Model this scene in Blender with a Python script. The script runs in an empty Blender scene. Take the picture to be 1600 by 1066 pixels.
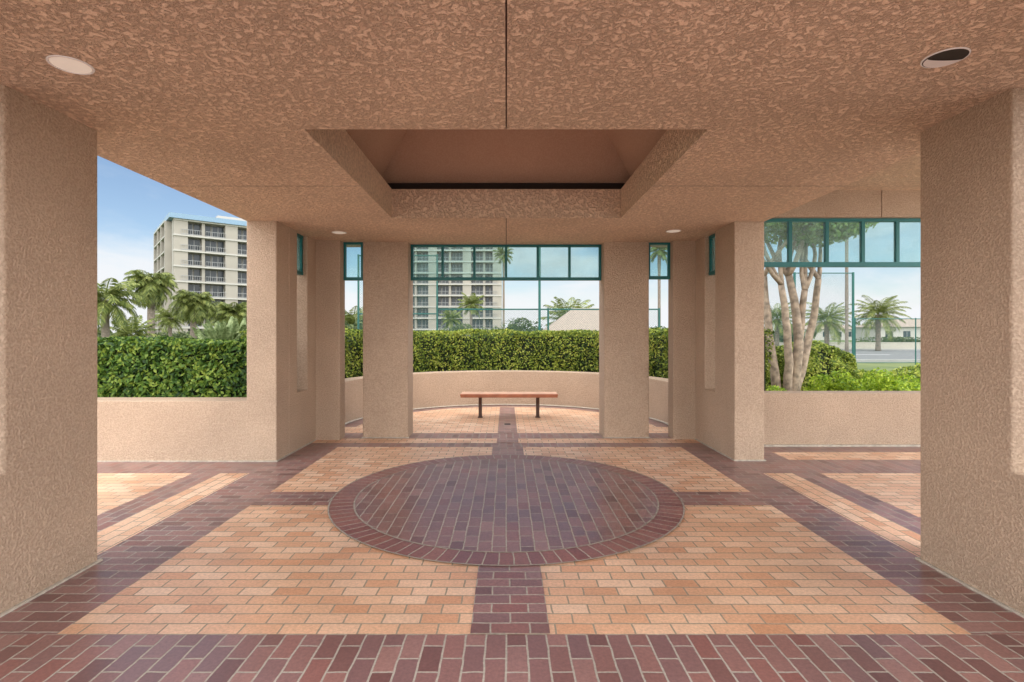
import bpy, bmesh, math, random
import numpy as np
from mathutils import Vector, Matrix
R = math.radians
random.seed(4); rng = np.random.default_rng(7)
scene = bpy.context.scene
col = scene.collection
scene.view_settings.view_transform = 'Standard'
scene.view_settings.look = 'None'
scene.view_settings.exposure = 0

# ------------------------------------------------------------ helpers
def mat_new(name):
    m = bpy.data.materials.new(name); m.use_nodes = True
    nt = m.node_tree
    return m, nt, nt.nodes, nt.links, nt.nodes['Principled BSDF']

def link(o, parent=None):
    col.objects.link(o)
    if parent is not None: o.parent = parent
    return o

def mesh_obj(name, verts, faces, mats, parent=None, fm=None, smooth=False, recalc=False):
    me = bpy.data.meshes.new(name)
    me.from_pydata([tuple(v) for v in verts], [], faces)
    for m in (mats if isinstance(mats, (list, tuple)) else [mats]): me.materials.append(m)
    if fm is not None: me.polygons.foreach_set('material_index', fm)
    if recalc:
        bm = bmesh.new(); bm.from_mesh(me); bmesh.ops.recalc_face_normals(bm, faces=bm.faces); bm.to_mesh(me); bm.free()
    if smooth: me.polygons.foreach_set('use_smooth', [True]*len(me.polygons))
    me.update()
    return link(bpy.data.objects.new(name, me), parent)

class MB:
    """mesh builder"""
    def __init__(s): s.v=[]; s.f=[]; s.m=[]
    def box(s, x0,x1,y0,y1,z0,z1, mi=0):
        b=len(s.v)
        s.v += [(x0,y0,z0),(x1,y0,z0),(x1,y1,z0),(x0,y1,z0),(x0,y0,z1),(x1,y0,z1),(x1,y1,z1),(x0,y1,z1)]
        for q in ((3,2,1,0),(4,5,6,7),(0,1,5,4),(1,2,6,5),(2,3,7,6),(3,0,4,7)):
            s.f.append(tuple(b+i for i in q)); s.m.append(mi)
    def poly(s, pts, mi=0):
        b=len(s.v); s.v += list(pts); s.f.append(tuple(range(b,b+len(pts)))); s.m.append(mi)
    def prism(s, pts, axis, a, b_, mi=0):
        n=len(pts); b=len(s.v)
        def P(p,t):
            if axis=='x': return (t,p[0],p[1])
            if axis=='y': return (p[0],t,p[1])
            return (p[0],p[1],t)
        s.v += [P(p,a) for p in pts]+[P(p,b_) for p in pts]
        s.f.append(tuple(range(b,b+n))); s.m.append(mi)
        s.f.append(tuple(range(b+2*n-1,b+n-1,-1))); s.m.append(mi)
        for i in range(n):
            j=(i+1)%n
            s.f.append((b+i,b+n+i,b+n+j,b+j)); s.m.append(mi)
    def tube(s, pts, rad, seg=8, mi=0, cap=True):
        b=len(s.v); n=len(pts)
        pts=[Vector(p) for p in pts]
        for i,p in enumerate(pts):
            t=(pts[min(i+1,n-1)]-pts[max(i-1,0)]).normalized()
            u=t.cross(Vector((0.3,1,0.1))).normalized(); w=t.cross(u)
            for k in range(seg):
                a=2*math.pi*k/seg
                s.v.append(tuple(p+(u*math.cos(a)+w*math.sin(a))*rad[i]))
        for i in range(n-1):
            for k in range(seg):
                k2=(k+1)%seg
                s.f.append((b+i*seg+k,b+i*seg+k2,b+(i+1)*seg+k2,b+(i+1)*seg+k)); s.m.append(mi)
        if cap:
            s.f.append(tuple(b+k for k in range(seg))); s.m.append(mi)
            s.f.append(tuple(b+(n-1)*seg+k for k in reversed(range(seg)))); s.m.append(mi)
    def obj(s, name, mats, parent=None, smooth=False, recalc=True, bevel=0):
        o=mesh_obj(name, s.v, s.f, mats, parent, s.m, smooth, recalc)
        if bevel:
            md=o.modifiers.new('bevel','BEVEL'); md.width=bevel; md.segments=3; md.limit_method='ANGLE'; md.angle_limit=R(40)
        return o

def empty(name, loc=(0,0,0), rot=0):
    e=bpy.data.objects.new(name,None); e.empty_display_size=0.2
    e.location=loc; e.rotation_euler=(0,0,rot); col.objects.link(e); return e

def tag(o, label, cat, group=None):
    o['label']=label; o['category']=cat
    if group: o['group']=group
    return o

# ------------------------------------------------------------ materials
def stucco(name, c, bump=0.5, scale=16, lo=0.46, hi=0.56, fine=90, dist=0.012, recess=0.80, distort=1.2, det=5, stain=0.08, rgh=0.6):
    m,nt,N,L,P = mat_new(name)
    tc=N.new('ShaderNodeTexCoord')
    n1=N.new('ShaderNodeTexNoise'); n1.inputs['Scale'].default_value=scale; n1.inputs['Detail'].default_value=det; n1.inputs['Distortion'].default_value=distort
    n1.inputs['Roughness'].default_value=rgh
    L.new(tc.outputs['Object'],n1.inputs['Vector'])
    r=N.new('ShaderNodeMapRange'); r.interpolation_type='SMOOTHSTEP'
    r.inputs['From Min'].default_value=lo; r.inputs['From Max'].default_value=hi
    L.new(n1.outputs['Fac'],r.inputs['Value'])
    n2=N.new('ShaderNodeTexNoise'); n2.inputs['Scale'].default_value=fine; n2.inputs['Detail'].default_value=3
    L.new(tc.outputs['Object'],n2.inputs['Vector'])
    mm=N.new('ShaderNodeMath'); mm.operation='MULTIPLY_ADD'; mm.inputs[1].default_value=0.7
    L.new(n2.outputs['Fac'],mm.inputs[0]); L.new(r.outputs['Result'],mm.inputs[2])
    b=N.new('ShaderNodeBump'); b.inputs['Strength'].default_value=bump; b.inputs['Distance'].default_value=dist
    L.new(mm.outputs[0],b.inputs['Height']); L.new(b.outputs['Normal'],P.inputs['Normal'])
    n3=N.new('ShaderNodeTexNoise'); n3.inputs['Scale'].default_value=1.1; n3.inputs['Detail'].default_value=4
    L.new(tc.outputs['Object'],n3.inputs['Vector'])
    r3=N.new('ShaderNodeMapRange'); r3.inputs['From Min'].default_value=0.3; r3.inputs['From Max'].default_value=0.7
    r3.inputs['To Min'].default_value=1-stain; r3.inputs['To Max'].default_value=1.05
    L.new(n3.outputs['Fac'],r3.inputs['Value'])
    mx=N.new('ShaderNodeMix'); mx.data_type='RGBA'
    mx.inputs['A'].default_value=(c[0]*recess,c[1]*recess*0.97,c[2]*recess*0.95,1); mx.inputs['B'].default_value=(*c,1)
    L.new(r.outputs['Result'],mx.inputs['Factor'])
    vm=N.new('ShaderNodeVectorMath'); vm.operation='SCALE'
    L.new(mx.outputs['Result'],vm.inputs[0]); L.new(r3.outputs['Result'],vm.inputs['Scale'])
    L.new(vm.outputs[0],P.inputs['Base Color'])
    P.inputs['Roughness'].default_value=0.8
    P.inputs['Specular IOR Level'].default_value=0.3
    return m

def brick(name, stops, mortar, rough=0.42, bw=0.20, rh=0.10):
    m,nt,N,L,P = mat_new(name)
    uv=N.new('ShaderNodeUVMap'); uv.uv_map='UVMap'
    tc=N.new('ShaderNodeTexCoord')
    nz=N.new('ShaderNodeTexNoise'); nz.inputs['Scale'].default_value=9; nz.inputs['Detail'].default_value=1
    L.new(tc.outputs['Object'],nz.inputs['Vector'])
    sub=N.new('ShaderNodeVectorMath'); sub.operation='SUBTRACT'; sub.inputs[1].default_value=(0.5,0.5,0.5)
    L.new(nz.outputs['Color'],sub.inputs[0])
    sc=N.new('ShaderNodeVectorMath'); sc.operation='SCALE'; sc.inputs['Scale'].default_value=0.010
    L.new(sub.outputs[0],sc.inputs[0])
    ad=N.new('ShaderNodeVectorMath'); L.new(uv.outputs['UV'],ad.inputs[0]); L.new(sc.outputs[0],ad.inputs[1])
    bt=N.new('ShaderNodeTexBrick'); bt.offset=0.5; bt.offset_frequency=2
    bt.inputs['Scale'].default_value=1; bt.inputs['Brick Width'].default_value=bw; bt.inputs['Row Height'].default_value=rh
    bt.inputs['Mortar Size'].default_value=0.0056; bt.inputs['Mortar Smooth'].default_value=0.3
    bt.inputs['Color1'].default_value=(0,0,0,1); bt.inputs['Color2'].default_value=(1,1,1,1); bt.inputs['Mortar'].default_value=(0.5,0.5,0.5,1)
    L.new(ad.outputs[0],bt.inputs['Vector'])
    cr=N.new('ShaderNodeValToRGB'); e=cr.color_ramp.elements
    e[0].position=0; e[0].color=(*stops[0],1); e[1].position=1; e[1].color=(*stops[-1],1)
    for i,s in enumerate(stops[1:-1]):
        k=e.new((i+1)/(len(stops)-1)); k.color=(*s,1)
    L.new(bt.outputs['Color'],cr.inputs['Fac'])
    n2=N.new('ShaderNodeTexNoise'); n2.inputs['Scale'].default_value=55; n2.inputs['Detail'].default_value=4; n2.inputs['Roughness'].default_value=0.7
    L.new(tc.outputs['Object'],n2.inputs['Vector'])
    n3=N.new('ShaderNodeTexNoise'); n3.inputs['Scale'].default_value=1.6; n3.inputs['Detail'].default_value=4; n3.inputs['Roughness'].default_value=0.55
    L.new(tc.outputs['Object'],n3.inputs['Vector'])
    r2=N.new('ShaderNodeMapRange'); r2.inputs['From Min'].default_value=0.3; r2.inputs['From Max'].default_value=0.7; r2.inputs['To Min'].default_value=0.78; r2.inputs['To Max'].default_value=1.2
    L.new(n2.outputs['Fac'],r2.inputs['Value'])
    r3=N.new('ShaderNodeMapRange'); r3.inputs['From Min'].default_value=0.3; r3.inputs['From Max'].default_value=0.7; r3.inputs['To Min'].default_value=0.85; r3.inputs['To Max'].default_value=1.1
    L.new(n3.outputs['Fac'],r3.inputs['Value'])
    mu=N.new('ShaderNodeMath'); mu.operation='MULTIPLY'; L.new(r2.outputs[0],mu.inputs[0]); L.new(r3.outputs[0],mu.inputs[1])
    vm=N.new('ShaderNodeVectorMath'); vm.operation='SCALE'; L.new(cr.outputs['Color'],vm.inputs[0]); L.new(mu.outputs[0],vm.inputs['Scale'])
    mv=N.new('ShaderNodeVectorMath'); mv.operation='SCALE'; mv.inputs[0].default_value=mortar; L.new(mu.outputs[0],mv.inputs['Scale'])
    mx=N.new('ShaderNodeMix'); mx.data_type='RGBA'; L.new(mv.outputs[0],mx.inputs['B'])
    L.new(vm.outputs[0],mx.inputs['A']); L.new(bt.outputs['Fac'],mx.inputs['Factor'])
    L.new(mx.outputs['Result'],P.inputs['Base Color'])
    rr=N.new('ShaderNodeMapRange'); rr.inputs['From Min'].default_value=0.3; rr.inputs['From Max'].default_value=0.7; rr.inputs['To Min'].default_value=rough-0.04; rr.inputs['To Max'].default_value=rough+0.06
    L.new(n3.outputs['Fac'],rr.inputs['Value'])
    ra=N.new('ShaderNodeMath'); ra.operation='MULTIPLY_ADD'; ra.inputs[1].default_value=0.3
    L.new(bt.outputs['Fac'],ra.inputs[0]); L.new(rr.outputs[0],ra.inputs[2]); L.new(ra.outputs[0],P.inputs['Roughness'])
    P.inputs['Specular IOR Level'].default_value=0.75
    inv=N.new('ShaderNodeMath'); inv.operation='MULTIPLY_ADD'; inv.inputs[1].default_value=-1; 
    L.new(bt.outputs['Fac'],inv.inputs[0])
    f2=N.new('ShaderNodeMath'); f2.operation='MULTIPLY'; f2.inputs[1].default_value=0.25; L.new(n2.outputs['Fac'],f2.inputs[0]); L.new(f2.outputs[0],inv.inputs[2])
    b=N.new('ShaderNodeBump'); b.inputs['Strength'].default_value=0.35; b.inputs['Distance'].default_value=0.003
    L.new(inv.outputs[0],b.inputs['Height']); L.new(b.outputs['Normal'],P.inputs['Normal'])
    return m

def plain(name, c, rough=0.6, metal=0, var=0.12, scale=6, spec=0.4):
    m,nt,N,L,P = mat_new(name)
    tc=N.new('ShaderNodeTexCoord'); n=N.new('ShaderNodeTexNoise'); n.inputs['Scale'].default_value=scale; n.inputs['Detail'].default_value=4
    L.new(tc.outputs['Object'],n.inputs['Vector'])
    r=N.new('ShaderNodeMapRange'); r.inputs['From Min'].default_value=0.3; r.inputs['From Max'].default_value=0.7
    r.inputs['To Min'].default_value=1-var; r.inputs['To Max'].default_value=1+var
    L.new(n.outputs['Fac'],r.inputs['Value'])
    vm=N.new('ShaderNodeVectorMath'); vm.operation='SCALE'; vm.inputs[0].default_value=c
    L.new(r.outputs[0],vm.inputs['Scale']); L.new(vm.outputs[0],P.inputs['Base Color'])
    P.inputs['Roughness'].default_value=rough; P.inputs['Metallic'].default_value=metal; P.inputs['Specular IOR Level'].default_value=spec
    return m

def leaf(name, stops, trans=0.3, rough=0.5):
    m,nt,N,L,P = mat_new(name)
    g=N.new('ShaderNodeNewGeometry'); cr=N.new('ShaderNodeValToRGB'); e=cr.color_ramp.elements
    e[0].color=(*stops[0],1); e[1].color=(*stops[-1],1)
    for i,s in enumerate(stops[1:-1]):
        k=e.new((i+1)/(len(stops)-1)); k.color=(*s,1)
    tc=N.new('ShaderNodeTexCoord'); n=N.new('ShaderNodeTexNoise'); n.inputs['Scale'].default_value=2.2; n.inputs['Detail'].default_value=2
    L.new(tc.outputs['Object'],n.inputs['Vector'])
    a=N.new('ShaderNodeMath'); a.operation='MULTIPLY_ADD'; a.inputs[1].default_value=0.9; a.inputs[2].default_value=-0.45
    L.new(n.outputs['Fac'],a.inputs[0])
    s=N.new('ShaderNodeMath'); s.operation='ADD'; L.new(g.outputs['Random Per Island'],s.inputs[0]); L.new(a.outputs[0],s.inputs[1])
    L.new(s.outputs[0],cr.inputs['Fac']); L.new(cr.outputs['Color'],P.inputs['Base Color'])
    P.inputs['Roughness'].default_value=rough; P.inputs['Specular IOR Level'].default_value=0.25
    t=N.new('ShaderNodeBsdfTranslucent'); L.new(cr.outputs['Color'],t.inputs['Color'])
    ms=N.new('ShaderNodeMixShader'); ms.inputs[0].default_value=trans
    L.new(P.outputs[0],ms.inputs[1]); L.new(t.outputs[0],ms.inputs[2]); L.new(ms.outputs[0],N['Material Output'].inputs['Surface'])
    return m

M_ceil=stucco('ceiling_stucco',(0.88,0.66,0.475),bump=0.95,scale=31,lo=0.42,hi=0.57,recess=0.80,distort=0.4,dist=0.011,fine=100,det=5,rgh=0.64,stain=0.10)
M_wall=stucco('wall_stucco',(0.60,0.445,0.325),bump=0.85,scale=66,lo=0.35,hi=0.63,recess=0.80,distort=0.1,dist=0.0075,fine=170,stain=0.12)
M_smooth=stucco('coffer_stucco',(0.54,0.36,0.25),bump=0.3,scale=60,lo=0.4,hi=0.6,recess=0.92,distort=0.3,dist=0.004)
M_cream=brick('cream_brick',[(0.60,0.30,0.165),(0.75,0.455,0.285),(0.68,0.38,0.225),(0.80,0.54,0.37),(0.77,0.48,0.305),(0.64,0.325,0.18)],(0.32,0.265,0.19),rough=0.36)
DK=[(0.155,0.072,0.068),(0.27,0.135,0.12),(0.195,0.105,0.105),(0.31,0.165,0.145),(0.24,0.098,0.086)]
M_dark=brick('maroon_brick',DK,(0.38,0.335,0.28),rough=0.32)
M_ring=brick('maroon_soldier_brick',[(0.20,0.07,0.06),(0.27,0.11,0.09),(0.22,0.09,0.085),(0.29,0.125,0.10)],(0.38,0.335,0.28),rough=0.38)
M_ring.node_tree.nodes['Brick Texture'].offset=0.0
M_teal=plain('teal_paint',(0.010,0.135,0.135),0.4,var=0.08)
M_fence=plain('green_coated_steel',(0.008,0.085,0.07),0.5,var=0.08)
M_white=plain('white_enamel',(0.85,0.83,0.8),0.4,var=0.03)
M_lens=plain('lit_lens',(0.85,0.8,0.72),0.4,var=0.03)
pb=M_lens.node_tree.nodes['Principled BSDF']; pb.inputs['Emission Color'].default_value=(1,0.86,0.7,1); pb.inputs['Emission Strength'].default_value=0.25
M_black=plain('dark_metal',(0.02,0.018,0.017),0.5)
M_gap_shade=plain('painted_gap_shade',(0.045,0.035,0.03),0.9)  # near-black colour paints the shade into the gap below the coffer vault
M_roof=plain('roof_membrane',(0.35,0.3,0.26),0.8)
M_groove=plain('joint_sealant',(0.16,0.09,0.065),0.9)
M_caulk=plain('joint_mortar',(0.44,0.39,0.32),0.9,var=0.2,scale=20)
m,nt,N,L,P=mat_new('window_glass')
tr=N.new('ShaderNodeBsdfTransparent'); tr.inputs[0].default_value=(0.82,0.95,0.95,1)
gl=N.new('ShaderNodeBsdfGlossy'); gl.inputs['Roughness'].default_value=0.03
df=N.new('ShaderNodeBsdfDiffuse'); df.inputs[0].default_value=(0.58,0.76,0.73,1)
fr=N.new('ShaderNodeFresnel'); fr.inputs[0].default_value=1.15
tcg=N.new('ShaderNodeTexCoord'); ng=N.new('ShaderNodeTexNoise'); ng.inputs['Scale'].default_value=3; L.new(tcg.outputs['Object'],ng.inputs['Vector'])
rg=N.new('ShaderNodeMapRange'); rg.inputs['To Min'].default_value=0.05; rg.inputs['To Max'].default_value=0.24; L.new(ng.outputs['Fac'],rg.inputs['Value'])
a1=N.new('ShaderNodeMixShader'); a2=N.new('ShaderNodeMixShader')
L.new(fr.outputs[0],a1.inputs[0]); L.new(tr.outputs[0],a1.inputs[1]); L.new(gl.outputs[0],a1.inputs[2])
L.new(rg.outputs[0],a2.inputs[0]); L.new(a1.outputs[0],a2.inputs[1]); L.new(df.outputs[0],a2.inputs[2]); L.new(a2.outputs[0],N['Material Output'].inputs['Surface'])
M_glass=m

L_hedge=leaf('hedge_leaf',[(0.03,0.06,0.010),(0.10,0.155,0.02),(0.19,0.26,0.032),(0.33,0.38,0.05),(0.42,0.43,0.09)])
L_dark=leaf('laurel_leaf',[(0.015,0.045,0.008),(0.05,0.115,0.016),(0.12,0.205,0.028),(0.26,0.34,0.055)])
L_lime=leaf('lime_leaf',[(0.12,0.22,0.02),(0.29,0.42,0.03),(0.47,0.57,0.05)])
L_tree=leaf('tree_leaf',[(0.09,0.17,0.04),(0.19,0.31,0.075),(0.32,0.44,0.13)],trans=0.5)
L_palm=leaf('palm_leaf',[(0.06,0.09,0.022),(0.15,0.185,0.045),(0.27,0.29,0.085)])
L_far=leaf('far_leaf',[(0.04,0.065,0.028),(0.085,0.115,0.042),(0.14,0.17,0.065)])
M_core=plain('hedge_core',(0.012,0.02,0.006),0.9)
M_bark=plain('smooth_bark',(0.31,0.235,0.17),0.75,var=0.5,scale=9)
M_pbark=plain('palm_bark',(0.18,0.145,0.115),0.9,var=0.35,scale=9)

# ------------------------------------------------------------ floor
class Floor:
    def __init__(s): s.v=[];s.f=[];s.m=[];s.uv=[]
    def rect(s,x0,x1,y0,y1,mi,along='x',z=0.0,ox=0,oy=0):
        b=len(s.v); P=[(x0,y0),(x1,y0),(x1,y1),(x0,y1)]
        s.v+=[(x,y,z) for x,y in P]; s.f.append((b,b+1,b+2,b+3)); s.m.append(mi)
        for x,y in P: s.uv.append((x+ox+20.0,y+oy+20) if along=='x' else (y+oy+20,x+ox+20.0))
    def quad(s,P,UV,mi,z):
        b=len(s.v); s.v+=[(p[0],p[1],z) for p in P]; s.f.append(tuple(range(b,b+len(P)))); s.m.append(mi); s.uv+=UV
F=Floor(); C,D=0,1
XL,XR=-9.0,7.2
F.rect(XL,XR,-7,2.68,D,'y',oy=-2.68)
F.rect(-2.78,-2.25,2.68,7.15,D,'x',ox=2.25)
F.rect(2.33,2.78,2.68,7.15,D,'x',ox=-2.33)
F.rect(-2.25,2.33,2.68,7.15,C,'x',ox=2.25,oy=-2.68)
for s in (-1,1):
    a,b=sorted((s*2.78,s*3.10)); F.rect(a,b,2.68,5.80,C,'y')
    a,b=sorted((s*3.10,s*3.39)); F.rect(a,b,2.68,5.80,D,'y')
    a,b=sorted((s*2.78,s*3.39)); F.rect(a,b,5.80,7.15,D,'x')
    e=XL if s<0 else XR
    a,b=sorted((s*3.39,e)); F.rect(a,b,2.68,4.4,D,'x'); F.rect(a,b,4.4,5.8,C,'x')
    if s<0: F.rect(a,b,5.8,7.15,D,'y',oy=-5.8)
    else:
        F.rect(a,b,5.8,6.42,D,'y',oy=-6.42); F.rect(a,b,6.42,6.84,C,'x',oy=-6.42); F.rect(a,b,6.84,7.6,D,'y',oy=-6.84)
F.rect(-2.78,2.78,7.15,7.42,D,'y',oy=-7.15)
F.rect(-2.78,2.78,7.42,7.74,C,'x',oy=-7.42)
F.rect(-2.78,2.78,7.74,8.16,D,'y',oy=-7.74)
F.rect(-2.78,2.78,8.16,8.70,C,'x',oy=-8.16)
n=48; r1=2.44; r2=2.75; cy=8.70
P=[(r1*math.cos(math.pi*i/n),cy+r1*math.sin(math.pi*i/n)) for i in range(n+1)]
F.quad(P,[(x+20,y+20) for x,y in P],C,0)
for i in range(n):
    a0,a1=math.pi*i/n,math.pi*(i+1)/n
    F.quad([(r1*math.cos(a0),cy+r1*math.sin(a0)),(r2*math.cos(a0),cy+r2*math.sin(a0)),(r2*math.cos(a1),cy+r2*math.sin(a1)),(r1*math.cos(a1),cy+r1*math.sin(a1))],
      [(0,a0*2.5),(r2-r1,a0*2.5),(r2-r1,a1*2.5),(0,a1*2.5)],D,0)
z=0.004; bx0,bx1=-0.18,0.22
F.rect(bx0,bx1,2.68,4.70,D,'x',z,ox=0.18,oy=-2.68)
F.rect(bx0,bx1,5.10,7.15,D,'x',z,ox=0.18,oy=-5.10)
F.rect(-0.13,0.17,7.42,7.74,D,'x',z,ox=0.19); F.rect(-0.13,0.17,8.16,11.05,D,'x',z,ox=0.13)
F.rect(-2.25,2.33,4.70,5.10,D,'x',z,oy=-4.70)
z=0.008; n=96; r1=1.38; r2=1.59; cy=5.05
P=[(r1*math.cos(2*math.pi*i/n),cy+r1*math.sin(2*math.pi*i/n)) for i in range(n)]
F.quad(P,[(y+20.03,x+20) for x,y in P],D,z)
for i in range(n):
    a0,a1=2*math.pi*i/n,2*math.pi*(i+1)/n; k=0.10*94/(2*math.pi)
    F.quad([(r1*math.cos(a0),cy+r1*math.sin(a0)),(r2*math.cos(a0),cy+r2*math.sin(a0)),(r2*math.cos(a1),cy+r2*math.sin(a1)),(r1*math.cos(a1),cy+r1*math.sin(a1))],
      [(0.0,a0*k+0.0),(0.199,a0*k),(0.199,a1*k),(0.0,a1*k)],2,z)
fl=mesh_obj('brick_floor',F.v,F.f,[M_cream,M_dark,M_ring],fm=F.m)
uvl=fl.data.uv_layers.new(name='UVMap'); uvl.data.foreach_set('uv',np.array(F.uv,dtype=np.float32).ravel())
fl['kind']='structure'
mb=MB()
for rr,w in ((1.592,0.006),(1.38,0.007)):
    for i in range(96):
        a0,a1=2*math.pi*i/96,2*math.pi*(i+1)/96
        mb.poly([((rr-w)*math.cos(a0),5.05+(rr-w)*math.sin(a0),0.0105),((rr+w)*math.cos(a0),5.05+(rr+w)*math.sin(a0),0.0105),
                 ((rr+w)*math.cos(a1),5.05+(rr+w)*math.sin(a1),0.0105),((rr-w)*math.cos(a1),5.05+(rr-w)*math.sin(a1),0.0105)])
o=mb.obj('floor_joint',[plain('brick_grout',(0.35,0.31,0.26),0.9,var=0.2,scale=20)],recalc=False); o['kind']='structure'

# ------------------------------------------------------------ ground
m,nt,N,L,P=mat_new('grass_ground')
tc=N.new('ShaderNodeTexCoord'); n1=N.new('ShaderNodeTexNoise'); n1.inputs['Scale'].default_value=0.35; n1.inputs['Detail'].default_value=8
L.new(tc.outputs['Object'],n1.inputs['Vector']); cr=N.new('ShaderNodeValToRGB'); e=cr.color_ramp.elements
e[0].position=0.35; e[0].color=(0.05,0.085,0.02,1); e[1].position=0.65; e[1].color=(0.14,0.17,0.05,1)
L.new(n1.outputs['Fac'],cr.inputs['Fac']); L.new(cr.outputs[0],P.inputs['Base Color']); P.inputs['Roughness'].default_value=0.95
g=mesh_obj('ground',[(-1500,-600,-0.03),(1500,-600,-0.03),(1500,2500,-0.03),(-1500,2500,-0.03)],[(0,1,2,3)],m); g['kind']='structure'
M_conc=plain('court_surface',(0.20,0.22,0.20),0.9,var=0.08,scale=1.5)
M_bounce=plain('bounce_concrete',(0.60,0.55,0.48),0.9,var=0.1,scale=2)
M_road=plain('asphalt_road',(0.15,0.15,0.148),0.9,var=0.1,scale=1.5)
M_kerb=plain('concrete_kerb',(0.32,0.31,0.29),0.9,var=0.08,scale=1.5)
o=mesh_obj('court_pavement',[(-14,19,-0.02),(6,19,-0.02),(6,62,-0.02),(-14,62,-0.02)],[(0,1,2,3)],M_conc); o['kind']='structure'
o=mesh_obj('road',[(6,30,-0.02),(120,30,-0.02),(120,52,-0.02),(6,52,-0.02)],[(0,1,2,3)],M_road); o['kind']='structure'
mb=MB(); mb.box(6,120,52,52.4,-0.03,0.12); mb.box(6,120,29.6,30,-0.03,0.12)
o=mb.obj('kerb',[M_kerb]); o['kind']='structure'
mb=MB()
for i in range(14): mb.poly([(8+i*6,40.3,-0.014),(11+i*6,40.3,-0.014),(11+i*6,40.6,-0.014),(8+i*6,40.6,-0.014)])
o=mb.obj('road_marking',[M_white],recalc=False); o['kind']='structure'
o=mesh_obj('bounce_pavement',[(-16,-60,-0.024),(30,-60,-0.024),(30,6.2,-0.024),(-16,6.2,-0.024)],[(0,1,2,3)],M_bounce); o['kind']='structure'  # unseen pale paving added behind the camera to bounce light onto the ceiling
M_mulch=plain('mulch',(0.16,0.10,0.06),0.95,var=0.4,scale=18)
o=mesh_obj('planting_bed',[(3.3,7.45,-0.015),(16,7.45,-0.015),(16,16.5,-0.015),(3.3,16.5,-0.015)],[(0,1,2,3)],M_mulch); o['kind']='structure'
mb=MB(); mb.box(12,120,56,56.25,-0.02,0.62); mb.box(11.95,120,55.97,56.28,0.62,0.70)
o=mb.obj('boundary_wall',[plain('pale_render',(0.40,0.37,0.32),0.8)]); tag(o,'low pale rendered wall beside the road','wall')

# ------------------------------------------------------------ pavilion
HC=2.845
pav=tag(empty('pavilion',(0,0,0)),'tan stucco open pavilion with square columns, coffered ceiling and brick floor','pavilion')
mb=MB()
X0,X1,Y0,Y1=-3.07,3.07,0.9,8.25
xs=[(X0,-1.322),(-1.322,-0.004),(0.004,1.322),(1.322,X1)]
ys=[(Y0,3.51),(3.51,4.845),(4.855,6.185),(6.185,Y1)]
for i,(a,b) in enumerate(xs):
    for j,(c,d) in enumerate(ys):
        if i in (1,2) and j in (1,2): continue
        mb.poly([(a,c,HC),(a,d,HC),(b,d,HC),(b,c,HC)])
def groove(x0,x1,y0,y1,alongy):
    mb.poly([(x0,y0,HC+0.014),(x0,y1,HC+0.014),(x1,y1,HC+0.014),(x1,y0,HC+0.014)],1)
    if alongy:
        for x in (x0,x1): mb.poly([(x,y0,HC),(x,y1,HC),(x,y1,HC+0.014),(x,y0,HC+0.014)],1)
    else:
        for y in (y0,y1): mb.poly([(x0,y,HC),(x1,y,HC),(x1,y,HC+0.014),(x0,y,HC+0.014)],1)
groove(-0.004,0.004,Y0,3.51,True); groove(-0.004,0.004,6.185,Y1,True)
groove(X0,-1.322,4.845,4.855,False); groove(1.322,X1,4.845,4.855,False)
mb.obj('ceiling',[M_ceil,M_groove],pav,recalc=False)
mb=MB(); zt=3.18; hx=1.322; yc=4.8475; hy=1.3375; t=0.13
A=[(-hx,yc-hy),(hx,yc-hy),(hx,yc+hy),(-hx,yc+hy)]
B=[(-hx-t,yc-hy-t),(hx+t,yc-hy-t),(hx+t,yc+hy+t),(-hx-t,yc+hy+t)]
for i in range(4):
    j=(i+1)%4
    mb.poly([(*A[i],HC),(*A[j],HC),(*A[j],zt),(*A[i],zt)])
    mb.poly([(*A[i],zt),(*A[j],zt),(*B[j],zt),(*B[i],zt)])
    mb.poly([(*B[i],zt),(*B[j],zt),(*B[j],HC+0.03),(*B[i],HC+0.03)])
mb.obj('coffer_fascia',[M_ceil],pav,recalc=False)
mb=MB(); t=0.20; zb=3.31
B=[(-hx-t,yc-hy-t,zb),(hx+t,yc-hy-t,zb),(hx+t,yc+hy+t,zb),(-hx-t,yc+hy+t,zb)]; ap=(0,yc,4.95)
for i in range(4): mb.poly([B[i],ap,B[(i+1)%4]])
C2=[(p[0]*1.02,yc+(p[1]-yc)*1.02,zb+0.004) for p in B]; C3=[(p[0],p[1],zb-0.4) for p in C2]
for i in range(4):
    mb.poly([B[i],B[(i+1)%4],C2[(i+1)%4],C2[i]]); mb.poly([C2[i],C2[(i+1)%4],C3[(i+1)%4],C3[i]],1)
mb.obj('coffer_vault',[M_smooth,M_gap_shade],pav,recalc=False)
mb=MB()
O=[(X0,Y0),(X1,Y0),(X1,Y1),(X0,Y1)]; zr=3.55
I=[(-1.9,yc-1.9),(1.9,yc-1.9),(1.9,yc+1.9),(-1.9,yc+1.9)]
for i in range(4):
    j=(i+1)%4
    mb.poly([(*O[i],HC),(*O[j],HC),(*O[j],zr),(*O[i],zr)])
    mb.poly([(*O[i],zr),(*O[j],zr),(*I[j],zr),(*I[i],zr)],1)
    mb.poly([(*I[i],zr),(*I[j],zr),(0,yc,5.4)],1)
mb.obj('roof',[M_wall,M_roof],pav,recalc=False)
zt=HC+0.05
def slotwall(s,ya,sa,sb,yb,xin,xout,name='side_wall',sill=0.755):
    mb=MB()
    mb.prism([(ya,-.05),(yb,-.05),(yb,zt),(sb,zt),(sb,sill),(sa,sill),(sa,zt),(ya,zt)],'x',s*xin,s*xout)
    return mb.obj(name,[M_wall],pav,bevel=0.012)
mb=MB(); mb.prism([(-9,-.05),(-2.715,-.05),(-2.715,zt),(-3.07,zt),(-3.07,0.717),(-9,0.717)],'y',6.33,6.70)
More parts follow.
